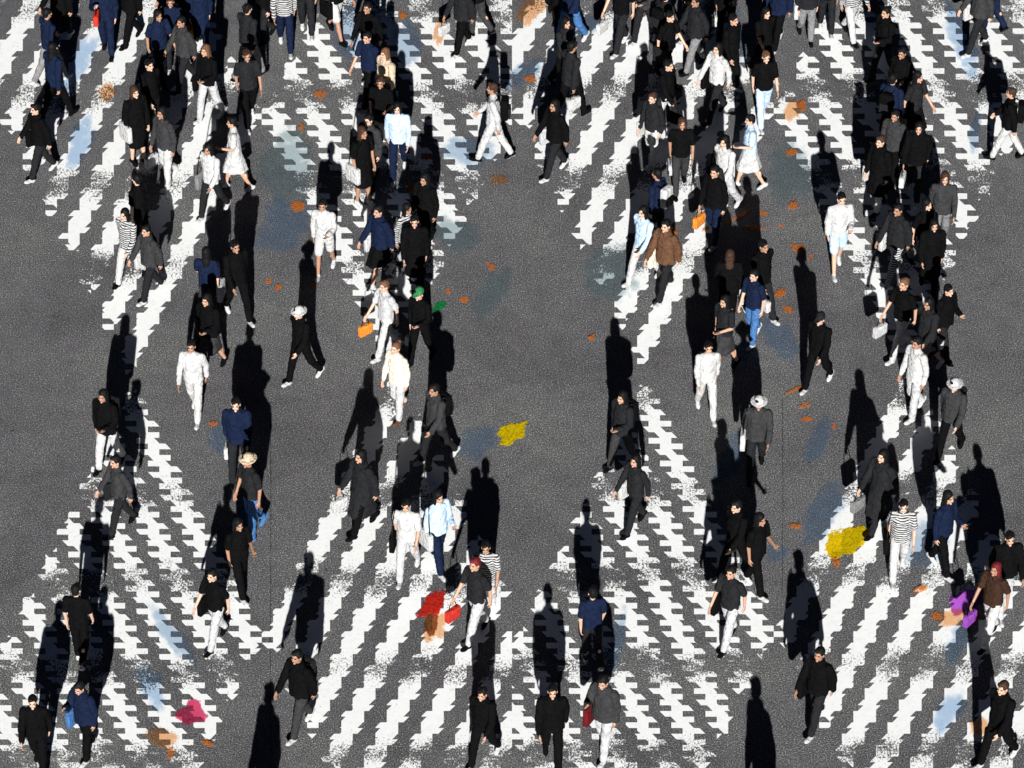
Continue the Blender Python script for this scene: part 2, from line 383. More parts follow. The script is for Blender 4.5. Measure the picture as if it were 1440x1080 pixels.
def body_mesh(J):
    bm = bmesh.new(); z = J['dz']
    ell(bm, (0, 0, 1.25+z), (.155, .10, .19)); ell(bm, (0, 0, 1.07+z), (.13, .09, .16)); ell(bm, (0, 0, .93+z), (.15, .10, .12))
    seg(bm, (-.15, 0, 1.375+z), .05, (.15, 0, 1.375+z), .05)
    seg(bm, (0, -.005, 1.40+z), .055, (0, .01, 1.53+z), .05)
    for nm in 'LR':
        j = J[nm]; s = j['s']
        seg(bm, j['hip'], .075, j['knee'], .05); seg(bm, j['knee'], .05, j['ank'], .034)
        ell(bm, j['knee']*.6+j['ank']*.4+V((0, -.018, 0)), (.045, .045, .10))
        seg(bm, j['ank']+j['rot'] @ V((0, -.01, -.02)), .03, j['ank']+j['rot'] @ V((0, .10, -.055)), .022)
        seg(bm, j['sh'], .045, j['elb'], .037); seg(bm, j['elb'], .037, j['wr'], .025)
        # hand: palm, four fingers of different lengths, thumb from the side of the palm
        d = (j['wr']-j['elb']).normalized(); f = V((0, 1, 0)) - d*d.y
        f = f.normalized() if f.length > .3 else V((0, 0, 1)); f = (f-d*f.dot(d)).normalized()
        inn = d.cross(f).normalized(); inn = inn if inn.x*s < 0 else -inn          # palm faces the body
        Mx = Matrix((f, inn, d)).transposed()
        ell(bm, j['wr']+d*.045, (.040, .018, .052), Mx)
        for i, (o, ln) in enumerate(((.029, .068), (.010, .078), (-.010, .072), (-.028, .055))):
            b0 = j['wr']+d*.082+f*o; b1 = b0+d*ln*.5+inn*.006+f*o*.12; b2 = b1+d*ln*.42+inn*(.018+.004*i)
            seg(bm, b0, .0088, b1, .0082, n=8); seg(bm, b1, .0082, b2, .0072, n=8)
        t0 = j['wr']+d*.022+f*.028; t1 = t0+d*.030+f*.022+inn*.010; t2 = t1+d*.030+f*.006+inn*.010
        seg(bm, t0, .0125, t1, .0105, n=8); seg(bm, t1, .0105, t2, .0085, n=8)
    n0 = len(bm.verts)
    H = bmesh.new(); c = V((0, .02, 1.605+z))
    ell(H, c+V((0, -.008, .022)), (.074, .093, .092)); ell(H, c+V((0, .016, -.045)), (.055, .068, .066))
    ell(H, c+V((0, .072, -.092+.0)), (.024, .018, .018))
    seg(H, c+V((0, .088, .01)), .008, c+V((0, .104, -.028)), .013, n=8)
    for s in (-1, 1):
        ell(H, c+V((s*.078, -.008, -.012)), (.009, .018, .031)); ell(H, c+V((s*.03, .078, -.022)), (.022, .018, .018))
    seg(H, c+V((-.034, .084, .024)), .008, c+V((.034, .084, .024)), .008, n=8)
    H.transform(headM(J)); t = bpy.data.meshes.new('t'); H.to_mesh(t); H.free(); bm.from_mesh(t); bpy.data.meshes.remove(t)
    me = fuse(bm, .0068, 1)
    inv = headM(J).inverted()
    for p in me.polygons:
        q = inv @ p.center - c
        if q.z > -.2 and q.y > .03:
            for s in (-1, 1):
                if (V((q.x-s*.031, (q.z-.004)*1.7))).length < .013: p.material_index = 1
                if abs(q.x-s*.032) < .018 and abs(q.z-.026) < .005: p.material_index = 2
            if abs(q.x) < .026 and abs(q.z+.062) < .008 and q.y > .06: p.material_index = 3
    return me
def hair_mesh(J, kind):
    bm = bmesh.new(); c = V((0, .02, 1.605+J['dz']))
    if kind == 'short':
        ell(bm, c+V((0, -.020, .040)), (.083, .096, .088)); ell(bm, c+V((0, -.055, -.01)), (.070, .055, .07))
        ell(bm, c+V((.02, .045, .088)), (.05, .045, .03))
    elif kind == 'long':
        ell(bm, c+V((0, -.020, .038)), (.086, .098, .090)); ell(bm, c+V((0, -.055, -.05)), (.080, .058, .12))
        ell(bm, c+V((0, -.075, -.17)), (.080, .040, .13))
        for s in (-1, 1): ell(bm, c+V((s*.070, -.01, -.06)), (.022, .045, .11))
    elif kind == 'bun':
        ell(bm, c+V((0, -.020, .038)), (.083, .096, .087)); ell(bm, c+V((0, -.055, -.01)), (.070, .055, .07)); ell(bm, c+V((0, -.105, .075)), (.042, .042, .042))
    elif kind in ('hat', 'cap'):
        ell(bm, c+V((0, -.012, .062)), (.094, .108, .088))
        if kind == 'hat': ell(bm, c+V((0, -.005, .050)), (.165, .175, .016))
        else: ell(bm, c+V((0, .105, .048)), (.068, .085, .013), Matrix.Rotation(-.15, 3, 'X'))
    bm.transform(headM(J))
    return fuse(bm, .009, 2, .007 if kind in ('short', 'long', 'bun') else 0, 3)
def top_mesh(J, kind, seed):
    bm = bmesh.new(); z = J['dz']; e = {'tee': .022, 'shirt': .022, 'jacket': .038, 'coat': .040, 'dress': .020}[kind]
    hem = {'tee': .88, 'shirt': .86, 'jacket': .84, 'coat': .84, 'dress': .90}[kind]+z
    ell(bm, (0, 0, 1.24+z), (.150+e, .10+e*1.1, .175)); [seg(bm, (s*.04, 0, 1.405+z), .058+e*.5, (s*.150, 0, 1.375+z), .050+e*.5) for s in (-1, 1)]
    frust(bm, (0, 0, 1.30+z), (.155+e, .10+e), (0, 0, hem), (.158+e*1.2, .112+e*1.3))
    seg(bm, (0, 0, 1.40+z), .070+e*.4, (0, .004, 1.455+z), .058+e*.3)
    if kind == 'coat' or kind == 'dress':
        y0 = (J['L']['knee'].y+J['R']['knee'].y)/2; sp = abs(J['L']['knee'].y-J['R']['knee'].y)/2
        frust(bm, (0, 0, 1.06+z), (.150+e, .105+e), (0, y0, .46), (.205, .145+sp*.95))
    for nm in 'LR':
        j = J[nm]; r = e*.55
        if kind in ('tee', 'dress'): seg(bm, j['sh'], .056+r, j['sh'].lerp(j['elb'], .72), .056+r)
        else:
            seg(bm, j['sh'], .054+r, j['elb'], .046+r); seg(bm, j['elb'], .046+r, j['elb'].lerp(j['wr'], .97), .034+r*.9)
        if kind == 'jacket': seg(bm, j['elb'].lerp(j['wr'], .95), .046, j['elb'].lerp(j['wr'], 1.02), .043)
    if kind in ('jacket', 'coat'):   # collar or hood
        for a in range(9):
            t = math.pi*(-.15+1.3*a/8); ell(bm, (math.cos(t)*.075, -math.sin(t)*.070+.005, 1.455+z+.012*math.sin(t)), (.03, .028, .030))
    return fuse(bm, .012, 3, .016 if kind in ('jacket', 'coat') else .013, seed)
def bottom_mesh(J, kind, seed):
    bm = bmesh.new(); z = J['dz']
    ell(bm, (0, 0, .93+z), (.172, .122, .115))
    if kind == 'skirt' or kind == 'long skirt':
        y0 = (J['L']['knee'].y+J['R']['knee'].y)/2; sp = abs(J['L']['knee'].y-J['R']['knee'].y)/2; zb = .50 if kind == 'skirt' else .22
        frust(bm, (0, 0, 1.0+z), (.155, .112), (0, y0, zb), (.20 if kind == 'skirt' else .26, .15+sp))
    else:
        for nm in 'LR':
            j = J[nm]
            if kind == 'shorts': seg(bm, j['hip'], .100, j['hip'].lerp(j['knee'], .82), .088)
            else: seg(bm, j['hip'], .098, j['knee'], .076); seg(bm, j['knee'], .076, j['knee'].lerp(j['ank'], .93), .060)
    return fuse(bm, .012, 3, .014, seed)
def shoe_mesh():
    bm = bmesh.new()
    ell(bm, (0, .10, -.052), (.050, .088, .036)); ell(bm, (0, -.02, -.048), (.041, .070, .040)); ell(bm, (0, .03, -.040), (.042, .09, .040))
    seg(bm, (0, -.02, -.05), .040, (0, -.005, .0), .042)
    me = fuse(bm, .008, 1)
    for v in me.vertices:
        if v.co.z < -.082: v.co.z = -.085
    for p in me.polygons:
        if p.center.z < -.066: p.material_index = 1
    return me

_jc, _mc = {}, {}
def J_(pn):
    if pn not in _jc: _jc[pn] = pose_joints(pn)
    return _jc[pn]
def cached(key, fn):
    if key not in _mc: _mc[key] = fn()
    return _mc[key]
_cm = {}
COL = {'black': (.004, .004, .0045), 'charcoal': (.014, .0145, .016), 'dark grey': (.032, .032, .034), 'grey': (.17, .17, .175), 'light grey': (.42, .42, .43),
       'white': (.45, .45, .445), 'navy': (.007, .012, .032), 'blue': (.05, .13, .30), 'light blue': (.42, .55, .72), 'beige': (.48, .38, .27),
       'brown': (.10, .05, .028), 'dark brown': (.035, .018, .012), 'red': (.42, .03, .02), 'cream': (.68, .62, .50), 'green': (.03, .16, .06), 'maroon': (.10, .01, .012),
       'orange': (.60, .20, .03), 'pink': (.65, .25, .28), 'blond': (.42, .28, .13), 'purple': (.2, .05, .3)}
def cloth(name):
    if name in _cm: return _cm[name]
    m, nt, out = mat('cloth_'+name.replace(' ', '_')); L = nt.links.new
    tc = N(nt, 'ShaderNodeTexCoord'); v = tc.outputs['Object']
    b = N(nt, 'ShaderNodeBsdfPrincipled', i_Roughness=.85); b.inputs['Specular IOR Level'].default_value = .02
    base = name.replace('striped ', '').replace('checked ', '')
    c = COL[base]; n = noise_n(nt, v, 11, 4, .65)
    rr = ramp(nt, [(0.3, tuple(x*.72 for x in c)), (.7, tuple(min(.85, x*1.2) for x in c))]); L(n.outputs['Fac'], rr.inputs[0])
    if name.startswith('striped') or name.startswith('checked'):
        dark = (.02, .02, .025) if sum(c) > .6 else (.6, .6, .6)
        wv = N(nt, 'ShaderNodeTexWave', i_Scale=7.0, i_Distortion=2.5, wave_type='BANDS', bands_direction='Z' if name[0] == 's' else 'DIAGONAL'); L(v, wv.inputs['Vector'])
        st = ramp(nt, [(0.5, 0.0), (.58, 1.0)]); L(wv.outputs['Fac'], st.inputs[0])
        mx = N(nt, 'ShaderNodeMix', data_type='RGBA'); mx.inputs['B'].default_value = (*dark, 1); L(st.outputs[0], mx.inputs['Factor']); L(rr.outputs[0], mx.inputs['A'])
        L(mx.outputs['Result'], b.inputs['Base Color'])
    else: L(rr.outputs[0], b.inputs['Base Color'])
    f = noise_n(nt, v, 16, 4, .6); bp = N(nt, 'ShaderNodeBump', i_Strength=.9, i_Distance=.05); L(f.outputs['Fac'], bp.inputs['Height']); L(bp.outputs[0], b.inputs['Normal'])
    L(b.outputs[0], out.inputs[0]); _cm[name] = m; return m
def plain(name, col, rough=.6, var=.15, scale=20):
    if name in _cm: return _cm[name]
    m, nt, out = mat(name); b = N(nt, 'ShaderNodeBsdfPrincipled', i_Roughness=rough)
    tc = N(nt, 'ShaderNodeTexCoord'); n = noise_n(nt, tc.outputs['Object'], scale, 3)
    rr = ramp(nt, [(.3, tuple(c*(1-var) for c in col)), (.7, tuple(min(1, c*(1+var)) for c in col))])
    nt.links.new(n.outputs['Fac'], rr.inputs[0]); nt.links.new(rr.outputs[0], b.inputs['Base Color']); nt.links.new(b.outputs[0], out.inputs[0])
    if name.startswith('hair'): b.inputs['Specular IOR Level'].default_value = .12
    _cm[name] = m; return m
SKINS = [plain('skin_fair', (.50, .31, .22), .5), plain('skin_mid', (.42, .24, .16), .5), plain('skin_tan', (.30, .16, .10), .5)]
M_EYE = plain('eye', (.02, .015, .012), .2); M_LIP = plain('lip', (.30, .10, .08), .5); M_SOLE = plain('shoe_sole', (.6, .6, .58), .7); M_SOLED = plain('shoe_sole_dark', (.02, .02, .02), .7)
def hair_mat(c): return plain('hair_'+c.replace(' ', '_'), COL[c], .65, .6, 45)
METAL = plain('metal', (.5, .5, .5), .3)

def link_slots(o, mats):
    for i, m in enumerate(mats):
        if i < len(o.material_slots): o.material_slots[i].link = 'OBJECT'; o.material_slots[i].material = m
def inst(name, me, mats, parent):
    while len(me.materials) < len(mats): me.materials.append(None)
    o = bpy.data.objects.new(name, me); C.objects.link(o); o.parent = parent; link_slots(o, mats); return o

SHOE = shoe_mesh()
# ---- bags
def rbox(bm, c, size, bev=.02, rot=None):
    M = Matrix.Translation(c) @ (rot.to_4x4() if rot else Matrix.Identity(4)) @ Matrix.Diagonal((*size, 1))
    r = bmesh.ops.create_cube(bm, size=1, matrix=M)
    es = list({e for v in r['verts'] for e in v.link_edges})
    bmesh.ops.bevel(bm, geom=es, offset=bev, segments=3, affect='EDGES', profile=.6)
def tube(bm, pts, r, n=8):
    pts = [V(p) for p in pts]; prev = None
    for i, p in enumerate(pts):
        d = (pts[min(i+1, len(pts)-1)]-pts[max(i-1, 0)]).normalized(); q = d.to_track_quat('Z', 'Y')
        ring = [bm.verts.new(p+q @ V((r*math.cos(2*math.pi*a/n), r*math.sin(2*math.pi*a/n), 0))) for a in range(n)]
        if prev:
            for a in range(n): bm.faces.new((prev[a], prev[(a+1) % n], ring[(a+1) % n], ring[a]))
        else: bm.faces.new(ring[::-1])
        prev = ring
    bm.faces.new(prev)
def bm_mesh(name, fn):
    bm = bmesh.new(); fn(bm); bmesh.ops.recalc_face_normals(bm, faces=bm.faces); me = bpy.data.meshes.new(name); bm.to_mesh(me); bm.free()
    for p in me.polygons: p.use_smooth = True
    return me
BAGS = {
 'backpack': [('pack_body', bm_mesh('pack_body', lambda b: rbox(b, (0, -.10, -.02), (.29, .15, .42), .05)), 0),
              ('front_pocket', bm_mesh('front_pocket', lambda b: rbox(b, (0, -.19, -.09), (.22, .05, .20), .02)), 1),
              ('strap', bm_mesh('strap', lambda b: tube(b, [(-.10, -.05, .17), (-.105, .04, .21), (-.11, .15, .14), (-.12, .165, .0), (-.13, .08, -.14), (-.12, -.04, -.18)], .016)), 1),
              ('strap', bm_mesh('strap', lambda b: tube(b, [(.10, -.05, .17), (.105, .04, .21), (.11, .15, .14), (.12, .165, .0), (.13, .08, -.14), (.12, -.04, -.18)], .016)), 1)],
 'handbag': [('bag_body', bm_mesh('bag_body', lambda b: rbox(b, (0, 0, -.26), (.11, .32, .22), .03)), 0),
             ('handle', bm_mesh('handle', lambda b: tube(b, [(0, -.09, -.16), (0, -.075, -.06), (0, -.035, -.005), (0, .035, -.005), (0, .075, -.06), (0, .09, -.16)], .008)), 1)],
 'tote bag': [('bag_body', bm_mesh('bag_body', lambda b: rbox(b, (.05, 0, -.62), (.10, .36, .34), .03)), 0),
              ('strap', bm_mesh('strap', lambda b: tube(b, [(.05, -.12, -.46), (.04, -.085, -.2), (.0, -.035, .055), (0, .035, .055), (.04, .085, -.2), (.05, .12, -.46)], .011)), 1)],
}
M_ROOTS = []
DIRS = {'up': 0, 'ul': 42, 'l': 88, 'dl': 138, 'dn': 180, 'dr': 222, 'r': 272, 'ur': 318}
DW = {'up': 'seen from behind', 'ul': 'heading up left', 'l': 'heading left', 'dl': 'heading down left', 'dn': 'facing the viewer', 'dr': 'heading down right', 'r': 'heading right', 'ur': 'heading up right'}
placed = []
def person(px, py, d, pose, top, bot, hair, acc=None, scale=1.0, shoes='black'):
    g = G(px, py)
    for _ in range(12):
        hit = [q for q in placed if (q-g).length < .48]
        if not hit: break
        dd = g-hit[0]; dd.z = 0
        g = g + (dd.normalized() if dd.length > .01 else V((1, 0, 0)))*.16
    placed.append(g.copy())
    J = J_(pose); jit = random.uniform(-14, 14)
    root = bpy.data.objects.new('person', None); C.objects.link(root); root.empty_display_size = .3
    hs = scale*random.uniform(.96, 1.05)
    root.location = (g.x, g.y, .012); root.rotation_euler = (0, 0, R(DIRS[d]+jit)); root.scale = (hs*.90, hs*.90, hs)
    tc_, tk = top; bc, bk = bot; hc, hk = hair; sd = len(placed) % 3
    inst('body', cached(('b', pose), lambda: body_mesh(J)), [random.choice(SKINS), M_EYE, hair_mat('black' if hc in ('white', 'red', 'beige', 'light grey', 'navy') else hc), M_LIP], root)
    if hk in ('hat', 'cap'):
        inst('hair', cached(('h', pose, 'short'), lambda: hair_mesh(J, 'short')), [hair_mat('black')], root).scale = (1, 1, 1)
        inst(hk, cached(('h', pose, hk), lambda: hair_mesh(J, hk)), [cloth(hc)], root)
    else: inst('hair', cached(('h', pose, hk), lambda: hair_mesh(J, hk)), [hair_mat(hc)], root)
    inst({'tee': 't_shirt', 'dress': 'dress'}.get(tk, tk), cached(('t', pose, tk, sd), lambda: top_mesh(J, tk, sd*5.1)), [cloth(tc_)], root)
    if tk != 'dress': inst(bk.replace(' ', '_'), cached(('l', pose, bk, sd), lambda: bottom_mesh(J, bk, sd*3.3)), [cloth(bc)], root)
    for nm in 'LR':
        j = J[nm]; s_ = inst('shoe', SHOE, [cloth(shoes), M_SOLE if shoes in ('white', 'light grey', 'red', 'blue') or (len(placed) % 3 == 0) else M_SOLED], root)
        s_.matrix_local = Matrix.Translation(j['ank']) @ j['rot'].to_4x4()
    # label
    L = 'person in %s %s' % (tc_, {'tee': 't-shirt'}.get(tk, tk))
    if tk != 'dress': L += ' and %s %s' % (bc, bk)
    lab = L + ', ' + zone(px, py)
    hairw = '%s %s' % (hc, {'short': 'short hair', 'long': 'long hair', 'bun': 'hair in a bun', 'hat': 'hat', 'cap': 'cap'}[hk])
    if lab in used_labels: lab = L.replace('person', 'person ' + DW[d] + ',', 1) + ', ' + zone(px, py)
    if lab in used_labels: lab = L + ', ' + hairw + ', ' + zone(px, py)
    used_labels[lab] = 1
    root['label'] = lab; root['category'] = 'person'; root['group'] = 'people crossing the road'
    if acc:
        ac, ak = acc
        br = bpy.data.objects.new(ak.replace(' ', '_'), None); C.objects.link(br); br.empty_display_size = .1
        if ak == 'backpack': lp = V((0, -.13, 1.22+J['dz']))
        elif ak == 'handbag': lp = J['R']['wr'] + (J['R']['wr']-J['R']['elb']).normalized()*.085
        else: lp = V((.21, 0, 1.42+J['dz']))
        MW = Matrix.LocRotScale(root.location, root.rotation_euler, root.scale)
        br.location = MW @ lp; br.rotation_euler = root.rotation_euler; br.scale = root.scale
        for nm, me, mi in BAGS[ak]:
            inst(nm, me, [cloth(ac) if mi == 0 else cloth('black' if ac != 'black' else 'charcoal')], br)
        how = {'backpack': 'on the back of', 'handbag': 'in the hand of', 'tote bag': 'on the shoulder of'}[ak]
        bl = '%s %s %s person in %s %s, %s' % (ac, ak, how, tc_, {'tee': 't-shirt'}.get(tk, tk), zone(px, py))
        if bl in used_labels: bl = '%s %s %s person with %s, %s' % (ac, ak, how, hairw, zone(px, py))
        used_labels[bl] = 1
        br['label'] = bl; br['category'] = 'bag'; br['group'] = 'bags carried by the people'
    return root

BK = ('black', 'short'); BL = ('black', 'long'); DB = ('dark brown', 'short'); DL = ('dark brown', 'long')
T, SH, JK, CT, DR = 'tee', 'shirt', 'jacket', 'coat', 'dress'
P = [  # feet x, y on the picture, heading, pose, top, bottom, hair, bag, scale, shoes
 # ---- left half
 (88, 66, 'dl', 'stride', ('black', CT), ('white', 'trousers'), BK, None, 1, 'white'),
 (152, 78, 'dn', 'phone', ('navy', JK), ('navy', 'trousers'), BK, ('red', 'handbag'), 1, 'black'),
 (228, 118, 'dr', 'stride2', ('white', T), ('black', 'trousers'), BL, None, 1, 'black'),
 (284, 70, 'dn', 'passing', ('navy', CT), ('navy', 'trousers'), BK, ('orange', 'handbag'), 1, 'black'),
 (262, 125, 'dl', 'stride', ('dark grey', JK), ('charcoal', 'trousers'), BK, None, 1, 'black'),
 (296, 170, 'dl', 'carry', ('white', SH), ('light grey', 'trousers'), ('brown', 'long'), ('black', 'tote bag'), 1, 'white'),
 (352, 176, 'dn', 'stride2', ('light grey', T), ('white', 'trousers'), DB, ('black', 'backpack'), 1, 'white'),
 (402, 72, 'dn', 'stride', ('striped white', SH), ('navy', 'trousers'), BK, None, 1, 'white'),
 (372, 60, 'dl', 'passing', ('light blue', SH), ('charcoal', 'trousers'), BL, None, 1, 'black'),
 (432, 50, 'dn', 'phone', ('light grey', T), ('grey', 'trousers'), BK, None, 1, 'white'),
 (463, 54, 'dr', 'stride2', ('striped white', T), ('white', 'shorts'), DB, ('black', 'tote bag'), 1, 'black'),
 (545, 172, 'dl', 'carry', ('beige', JK), ('black', 'trousers'), ('brown', 'long'), ('white', 'handbag'), 1, 'black'),
 (520, 150, 'dl', 'stride', ('grey', T), ('black', 'trousers'), BK, None, 1, 'white'),
 (561, 250, 'dn', 'stride2', ('light blue', SH), ('navy', 'trousers'), BL, None, 1, 'white'),
 (532, 262, 'dl', 'passing', ('dark grey', JK), ('black', 'trousers'), BK, ('charcoal', 'backpack'), 1, 'black'),
 (650, 74, 'dl', 'stride', ('charcoal', JK), ('black', 'trousers'), BK, ('white', 'handbag'), 1, 'white'),
 (672, 50, 'ul', 'passing', ('black', JK), ('dark grey', 'trousers'), BK, None, 1, 'black'),
 (694, 228, 'l', 'stride', ('light grey', SH), ('white', 'trousers'), DB, ('black', 'backpack'), 1, 'black'),
 (60, 250, 'dl', 'stride', ('black', JK), ('charcoal', 'trousers'), BK, ('black', 'tote bag'), 1, 'white'),
 (82, 170, 'ur', 'stride2', ('navy', JK), ('black', 'trousers'), BL, None, 1, 'black'),
 (216, 190, 'dr', 'stride', ('white', SH), ('black', 'trousers'), BK, ('black', 'handbag'), 1, 'white'),
 (184, 398, 'dl', 'stride2', ('striped white', SH), ('white', 'trousers'), BL, None, 1, 'black'),
 (214, 420, 'dl', 'stride', ('dark grey', JK), ('charcoal', 'trousers'), BK, ('white', 'tote bag'), 1, 'white'),
 (200, 350, 'ul', 'passing', ('light grey', T), ('black', 'trousers'), BK, None, 1, 'black'),
 (333, 268, 'l', 'carry', ('white', T), ('white', 'skirt'), BK, None, 1, 'white'),
 (300, 305, 'dl', 'stride2', ('white', SH), ('charcoal', 'trousers'), BL, ('grey', 'tote bag'), 1, 'white'),
 (276, 588, 'dn', 'stride', ('white', SH), ('white', 'trousers'), BK, None, 1, 'white'),
 (298, 522, 'dl', 'carry', ('black', JK), ('light grey', 'skirt'), BL, ('black', 'handbag'), 1, 'black'),
 (296, 455, 'up', 'stride2', ('navy', T), ('dark grey', 'trousers'), BL, ('light grey', 'tote bag'), 1, 'black'),
 (336, 450, 'dr', 'stride', ('black', JK), ('black', 'trousers'), BK, None, 1, 'white'),
 (338, 672, 'dn', 'stride2', ('navy', JK), ('charcoal', 'trousers'), BK, ('white', 'handbag'), 1, 'black'),
 (356, 755, 'dl', 'passing', ('light blue', T), ('blue', 'trousers'), ('beige', 'hat'), None, 1, 'blue'),
 (306, 908, 'dl', 'stride', ('black', T), ('light grey', 'trousers'), BK, ('black', 'tote bag'), 1, 'black'),
 (340, 838, 'dr', 'carry', ('white', T), ('black', 'trousers'), BL, None, 1, 'white'),
 (426, 538, 'dl', 'stride2', ('black', JK), ('black', 'trousers'), ('white', 'hat'), None, 1, 'white'),
 (458, 386, 'dn', 'carry', ('white', SH), ('white', 'shorts'), BK, None, 1, 'white'),
 (536, 398, 'dl', 'stride', ('navy', JK), ('striped white', 'skirt'), BK, ('white', 'tote bag'), 1, 'white'),
 (562, 392, 'dr', 'stride2', ('striped white', SH), ('light grey', 'trousers'), BL, None, 1, 'black'),
 (585, 412, 'dn', 'passing', ('black', CT), ('black', 'trousers'), BK, None, 1, 'black'),
 (544, 500, 'dl', 'stride', ('light grey', T), ('white', 'trousers'), ('brown', 'short'), ('orange', 'handbag'), 1, 'white'),
 (592, 512, 'dl', 'carry', ('black', SH), ('black', 'trousers'), ('green', 'cap'), ('white', 'handbag'), 1, 'black'),
 (614, 650, 'dl', 'stride2', ('dark grey', JK), ('charcoal', 'trousers'), BK, ('black', 'backpack'), 1, 'white'),
 (512, 748, 'dl', 'stride', ('charcoal', CT), ('black', 'trousers'), BL, ('white', 'handbag'), 1, 'black'),
 (560, 590, 'dl', 'passing', ('cream', SH), ('white', 'trousers'), ('brown', 'bun'), None, 1, 'brown'),
 (574, 812, 'dn', 'stride2', ('white', T), ('light grey', 'trousers'), BK, ('black', 'tote bag'), 1, 'white'),
 (604, 806, 'dr', 'carry', ('light blue', SH), ('navy', 'trousers'), BL, ('white', 'tote bag'), 1, 'white'),
 (670, 900, 'dl', 'stride', ('grey', T), ('light grey', 'trousers'), ('maroon', 'short'), ('red', 'handbag'), 1, 'black'),
 (684, 868, 'dn', 'stride2', ('striped white', T), ('white', 'trousers'), BK, ('black', 'backpack'), 1, 'white'),
 (680, 1074, 'dl', 'stride2', ('black', JK), ('black', 'trousers'), BK, ('light grey', 'handbag'), 1, 'white'),
 (424, 1030, 'dl', 'stride', ('black', JK), ('dark grey', 'trousers'), BK, ('charcoal', 'backpack'), 1, 'white'),
 (116, 932, 'up', 'passing', ('grey', T), ('black', 'trousers'), BK, None, 1, 'white'),
 (124, 1066, 'dl', 'phone', ('navy', JK), ('light grey', 'trousers'), BK, ('blue', 'tote bag'), 1, 'white'),
 (57, 1086, 'dn', 'stride', ('black', JK), ('black', 'trousers'), BK, None, 1, 'black'),
 (366, 1226, 'dl', 'passing', ('black', JK), ('black', 'trousers'), BK, None, 1, 'black'),
 (172, 748, 'dl', 'stride', ('white', SH), ('grey', 'trousers'), BK, ('charcoal', 'tote bag'), 1, 'black'),
 (155, 660, 'dl', 'carry', ('black', JK), ('white', 'trousers'), BL, ('charcoal', 'backpack'), 1, 'black'),
 # ---- right half
 (802, 66, 'dl', 'stride2', ('navy', JK), ('blue', 'trousers'), BK, None, 1, 'white'),
 (776, 30, 'dn', 'passing', ('dark grey', JK), ('black', 'trousers'), ('maroon', 'short'), None, 1, 'black'),
 (872, 72, 'dl', 'stride', ('black', T), ('charcoal', 'trousers'), BL, ('white', 'handbag'), 1, 'white'),
 (922, 42, 'dn', 'phone', ('brown', JK), ('dark brown', 'trousers'), ('brown', 'long'), ('orange', 'tote bag'), 1, 'black'),
 (938, 118, 'dr', 'stride2', ('white', T), ('black', 'trousers'), BK, ('charcoal', 'tote bag'), 1, 'black'),
 (976, 100, 'dl', 'stride', ('charcoal', JK), ('grey', 'trousers'), BK, None, 1, 'black'),
 (1020, 60, 'dn', 'carry', ('black', JK), ('black', 'trousers'), BL, ('white', 'handbag'), 1, 'white'),
 (1026, 128, 'dr', 'passing', ('light blue', SH), ('light grey', 'trousers'), BK, None, 1, 'white'),
 (1006, 168, 'dl', 'stride', ('white', SH), ('charcoal', 'trousers'), BL, ('black', 'tote bag'), 1, 'black'),
 (1072, 176, 'dn', 'stride2', ('white', T), ('light blue', 'trousers'), ('brown', 'short'), None, 1, 'white'),
 (1092, 68, 'dl', 'stride', ('navy', JK), ('light blue', 'trousers'), BK, ('charcoal', 'backpack'), 1, 'white'),
 (1122, 62, 'dn', 'passing', ('charcoal', JK), ('grey', 'trousers'), BK, ('white', 'tote bag'), 1, 'black'),
 (1152, 52, 'dn', 'phone', ('light grey', T), ('charcoal', 'trousers'), BL, None, 1, 'white'),
 (1184, 54, 'dr', 'stride2', ('striped white', SH), ('white', 'trousers'), DB, None, 1, 'black'),
 (1262, 172, 'dl', 'carry', ('light grey', JK), ('black', 'trousers'), BK, ('white', 'handbag'), 1, 'black'),
 (1282, 205, 'dr', 'stride2', ('white', T), ('black', 'skirt'), BL, ('black', 'tote bag'), 1, 'black'),
 (1252, 258, 'dl', 'passing', ('dark grey', JK), ('black', 'trousers'), BK, ('black', 'backpack'), 1, 'black'),
 (1276, 274, 'dn', 'stride', ('black', JK), ('charcoal', 'trousers'), BL, ('white', 'handbag'), 1, 'white'),
 (1372, 74, 'dl', 'stride', ('dark grey', JK), ('charcoal', 'trousers'), BK, ('white', 'tote bag'), 1, 'white'),
 (1392, 44, 'ul', 'passing', ('black', JK), ('grey', 'trousers'), BK, None, 1, 'black'),
 (1414, 226, 'l', 'stride', ('black', JK), ('white', 'trousers'), DB, ('black', 'backpack'), 1, 'black'),
 (780, 248, 'dl', 'stride', ('black', JK), ('charcoal', 'trousers'), BL, ('light grey', 'tote bag'), 1, 'white'),
 (802, 168, 'ur', 'stride2', ('charcoal', JK), ('black', 'trousers'), BK, ('white', 'handbag'), 1, 'black'),
 (936, 190, 'dr', 'stride', ('black', SH), ('white', 'trousers'), BK, ('black', 'handbag'), 1, 'white'),
 (903, 398, 'dl', 'stride2', ('light blue', SH), ('white', 'trousers'), BL, None, 1, 'white'),
 (934, 420, 'dl', 'stride', ('brown', JK), ('charcoal', 'trousers'), BK, ('cream', 'tote bag'), 1, 'white'),
 (922, 345, 'ul', 'passing', ('striped white', SH), ('black', 'trousers'), BK, ('white', 'backpack'), 1, 'black'),
 (1052, 266, 'l', 'carry', ('light blue', T), ('white', 'skirt'), BK, None, 1, 'white'),
 (1016, 300, 'dl', 'stride2', ('white', SH), ('light grey', 'trousers'), BL, ('black', 'tote bag'), 1, 'white'),
 (1002, 345, 'dl', 'passing', ('light blue', SH), ('navy', 'trousers'), BK, ('orange', 'handbag'), 1, 'white'),
 (992, 586, 'dn', 'stride', ('white', SH), ('white', 'trousers'), BK, None, 1, 'white'),
 (1016, 522, 'dl', 'carry', ('charcoal', T), ('white', 'skirt'), BL, ('grey', 'handbag'), 1, 'black'),
